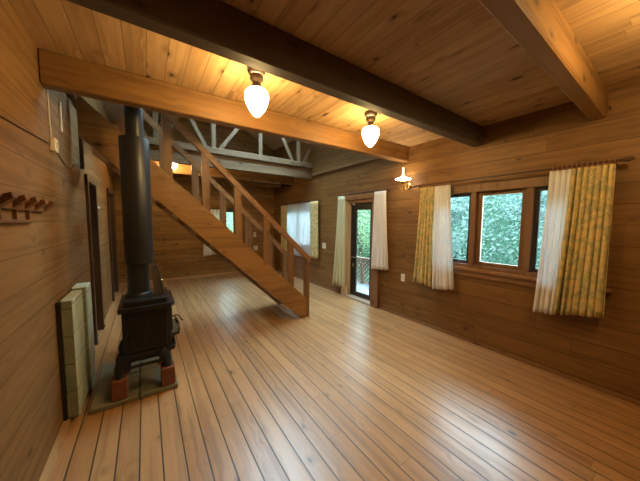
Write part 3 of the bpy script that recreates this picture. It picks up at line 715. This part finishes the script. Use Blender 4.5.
# ground rising to a bank
def bank(name, f, n=26):
    vs = []; fs = []
    for j in range(n + 1):
        for i in range(n + 1):
            u, v = i / n, j / n; vs.append(f(u, v))
    for j in range(n):
        for i in range(n): a = j * (n + 1) + i; fs.append((a, a + 1, a + n + 2, a + n + 1))
    mb = MB(); mb.add(vs, fs, True); o = struct(name, mb, M['earth']); fixn(o); return o
rb = random.Random(3)
bank('ground_right_bank', lambda u, v: (4.5 + u * 16, -9 + v * 36, -.5 + 9. * max(0, (u - .18)) ** .8 + rb.uniform(-.1, .1)))
bank('ground_back_bank', lambda u, v: (-8 + u * 15, 7.4 + v * 12, -.5 + 6 * max(0, (v - .12)) ** .8 + rb.uniform(-.1, .1)))
bank('ground_left', lambda u, v: (-12 + u * 11.2, -9 + v * 28, -.5 + rb.uniform(-.05, .05)), 10)
crowns = []
for q in range(3):
    rr = random.Random(20 + q); mb = MB()
    cl = [(Vector((rr.uniform(-.75, .75), rr.uniform(-.75, .75), rr.uniform(-.95, .85))), rr.uniform(.32, .5)) for _ in range(40)]
    for i in range(12000):
        c, R = cl[rr.randrange(len(cl))]; d = Vector((rr.gauss(0, 1), rr.gauss(0, 1), rr.gauss(0, 1))).normalized()
        p = c + d * R * rr.uniform(.75, 1.05); a = Vector((rr.gauss(0, 1), rr.gauss(0, 1), rr.gauss(0, .6))).normalized(); b = d.cross(a).normalized() if d.cross(a).length > .1 else Vector((0, 0, 1))
        s = rr.uniform(.018, .045); m_ = (a * .5 + d * .3).normalized()
        mb.add([p - a * s, p + b * s * .45, p + a * s, p - b * s * .45], [(0, 1, 2, 3)])
    o = mb.build('crown', LEAF[q], origin=(0, 0, 0)); crowns.append(o.data); bpy.data.objects.remove(o)
trunkm = MB().tube([(0, 0, -1.6), (.05, .02, -.6), (-.02, .05, .2), (.05, 0, .8)], [.10, .08, .06, .03], 8).build('trunk', M['bark'], origin=(0, 0, 0)); trunk = trunkm.data; bpy.data.objects.remove(trunkm)
kinds = ['fresh green', 'cool dark green', 'yellow green']
spots = []
rt = random.Random(11)
def gz(x):
    u = (x - 4.5) / 16; return -.5 + 9. * max(0, u - .18) ** .8
wins = [('beyond the triple window', [(7.0, -2.6), (6.8, .9), (7.1, 4.3), (9.6, -4.4), (9.6, -.9), (9.7, 2.6), (12.4, 1.0), (12.6, -2.6)]),
        ('beyond the glass door', [(7.3, 7.7), (7.2, 11.1), (9.9, 6.0), (9.9, 9.5), (12.6, 4.6), (12.7, 8.0)])]
for wtxt, sp in wins:
    for i, (x, y) in enumerate(sp):
        q = (1 if rt.random() < .8 else 0) if 'triple' in wtxt else (2 if rt.random() < .6 else 0); h = rt.uniform(1.5, 1.62)
        z = gz(x) + 1.5 * h * .8
        t = thing('tree', (x, y, z), '%s leafy tree on the bank %s' % (kinds[q], wtxt), 'tree', '%s trees %s' % (kinds[q], wtxt))
        t.scale = (h, h, h); t.rotation_euler.z = rt.uniform(0, 6)
        for nm, dt in (('crown', crowns[q]), ('trunk', trunk)):
            o = bpy.data.objects.new(nm, dt); C.objects.link(o); o.parent = t
for x, y, q in ((2.2, 10.2, 0), (5.6, 12.9, 2), (1.9, 14.2, 1)):
    t = thing('tree', (x, y, 1.8), '%s leafy tree behind the back wall window' % kinds[q], 'tree')
    t.scale = (1.5,) * 3
    for nm, dt in (('crown', crowns[q]), ('trunk', trunk)):
        o = bpy.data.objects.new(nm, dt); C.objects.link(o); o.parent = t

# ------------------------------------------------------------------ light
w = bpy.data.worlds.new('overcast_sky'); S.world = w; w.use_nodes = True
bg = w.node_tree.nodes['Background']; bg.inputs[0].default_value = (.58, .82, 1., 1); bg.inputs[1].default_value = 30.0
def portal(name, loc, rot, sx, sy):
    l = bpy.data.lights.new(name, 'AREA'); l.shape = 'RECTANGLE'; l.size = sx; l.size_y = sy; l.cycles.is_portal = True
    o = bpy.data.objects.new(name, l); o.location = loc; o.rotation_euler = rot; C.objects.link(o)
portal('window_portal', (XR + .14, 1.185, 1.38), (0, PI / 2, 0), .92, 1.45)
portal('door_portal', (XR + .14, 3.4, .92), (0, PI / 2, 0), 1.8, .69)
portal('far_window_portal', (XR + .14, 5.54, 1.38), (0, PI / 2, 0), .92, 1.32)
portal('back_window_portal', (1.66, YB + .13, 1.23), (-PI / 2, 0, 0), .72, .94)
ang = math.atan2(zroof(SK[0]) - zroof(SK[1]), SK[1] - SK[0])
portal('added_skylight_portal', ((SK[0] + SK[1]) / 2, (SK[2] + SK[3]) / 2, (zroof(SK[0]) + zroof(SK[1])) / 2 + .07), (0, ang, 0), 1.3, 2.2)
portal('upper_window_portal', (XL - .12, 3.23, 3.03), (0, -PI / 2, 0), .6, .6)

# ------------------------------------------------------------------ camera
cam = bpy.data.cameras.new('camera'); co = bpy.data.objects.new('camera', cam); C.objects.link(co)
r = Vector((0.8232584249815302, -0.5676286687093124, 0.006577245337051913))
u = Vector((0.03633771502505266, 0.06425790579078691, 0.9972715237136476))
f = Vector((0.5665025473585165, 0.8207731818247208, -0.0735271911175438))
mt = Matrix.Identity(4)
for i in range(3): mt[i][0] = r[i]; mt[i][1] = u[i]; mt[i][2] = -f[i]
mt.translation = Vector((0, 0, 1.45)); co.matrix_world = mt
cam.sensor_fit = 'HORIZONTAL'; cam.sensor_width = 36.; cam.lens = 252.63 / 640 * 36; cam.clip_start = .02; cam.clip_end = 200
S.camera = co
S.view_settings.view_transform = 'Standard'; S.view_settings.look = 'None'; S.view_settings.exposure = 0.; S.view_settings.gamma = 1.
S.view_settings.use_curve_mapping = False
S.cycles.max_bounces = 10; S.cycles.diffuse_bounces = 6; S.cycles.transparent_max_bounces = 12
S.cycles.sample_clamp_indirect = 8.
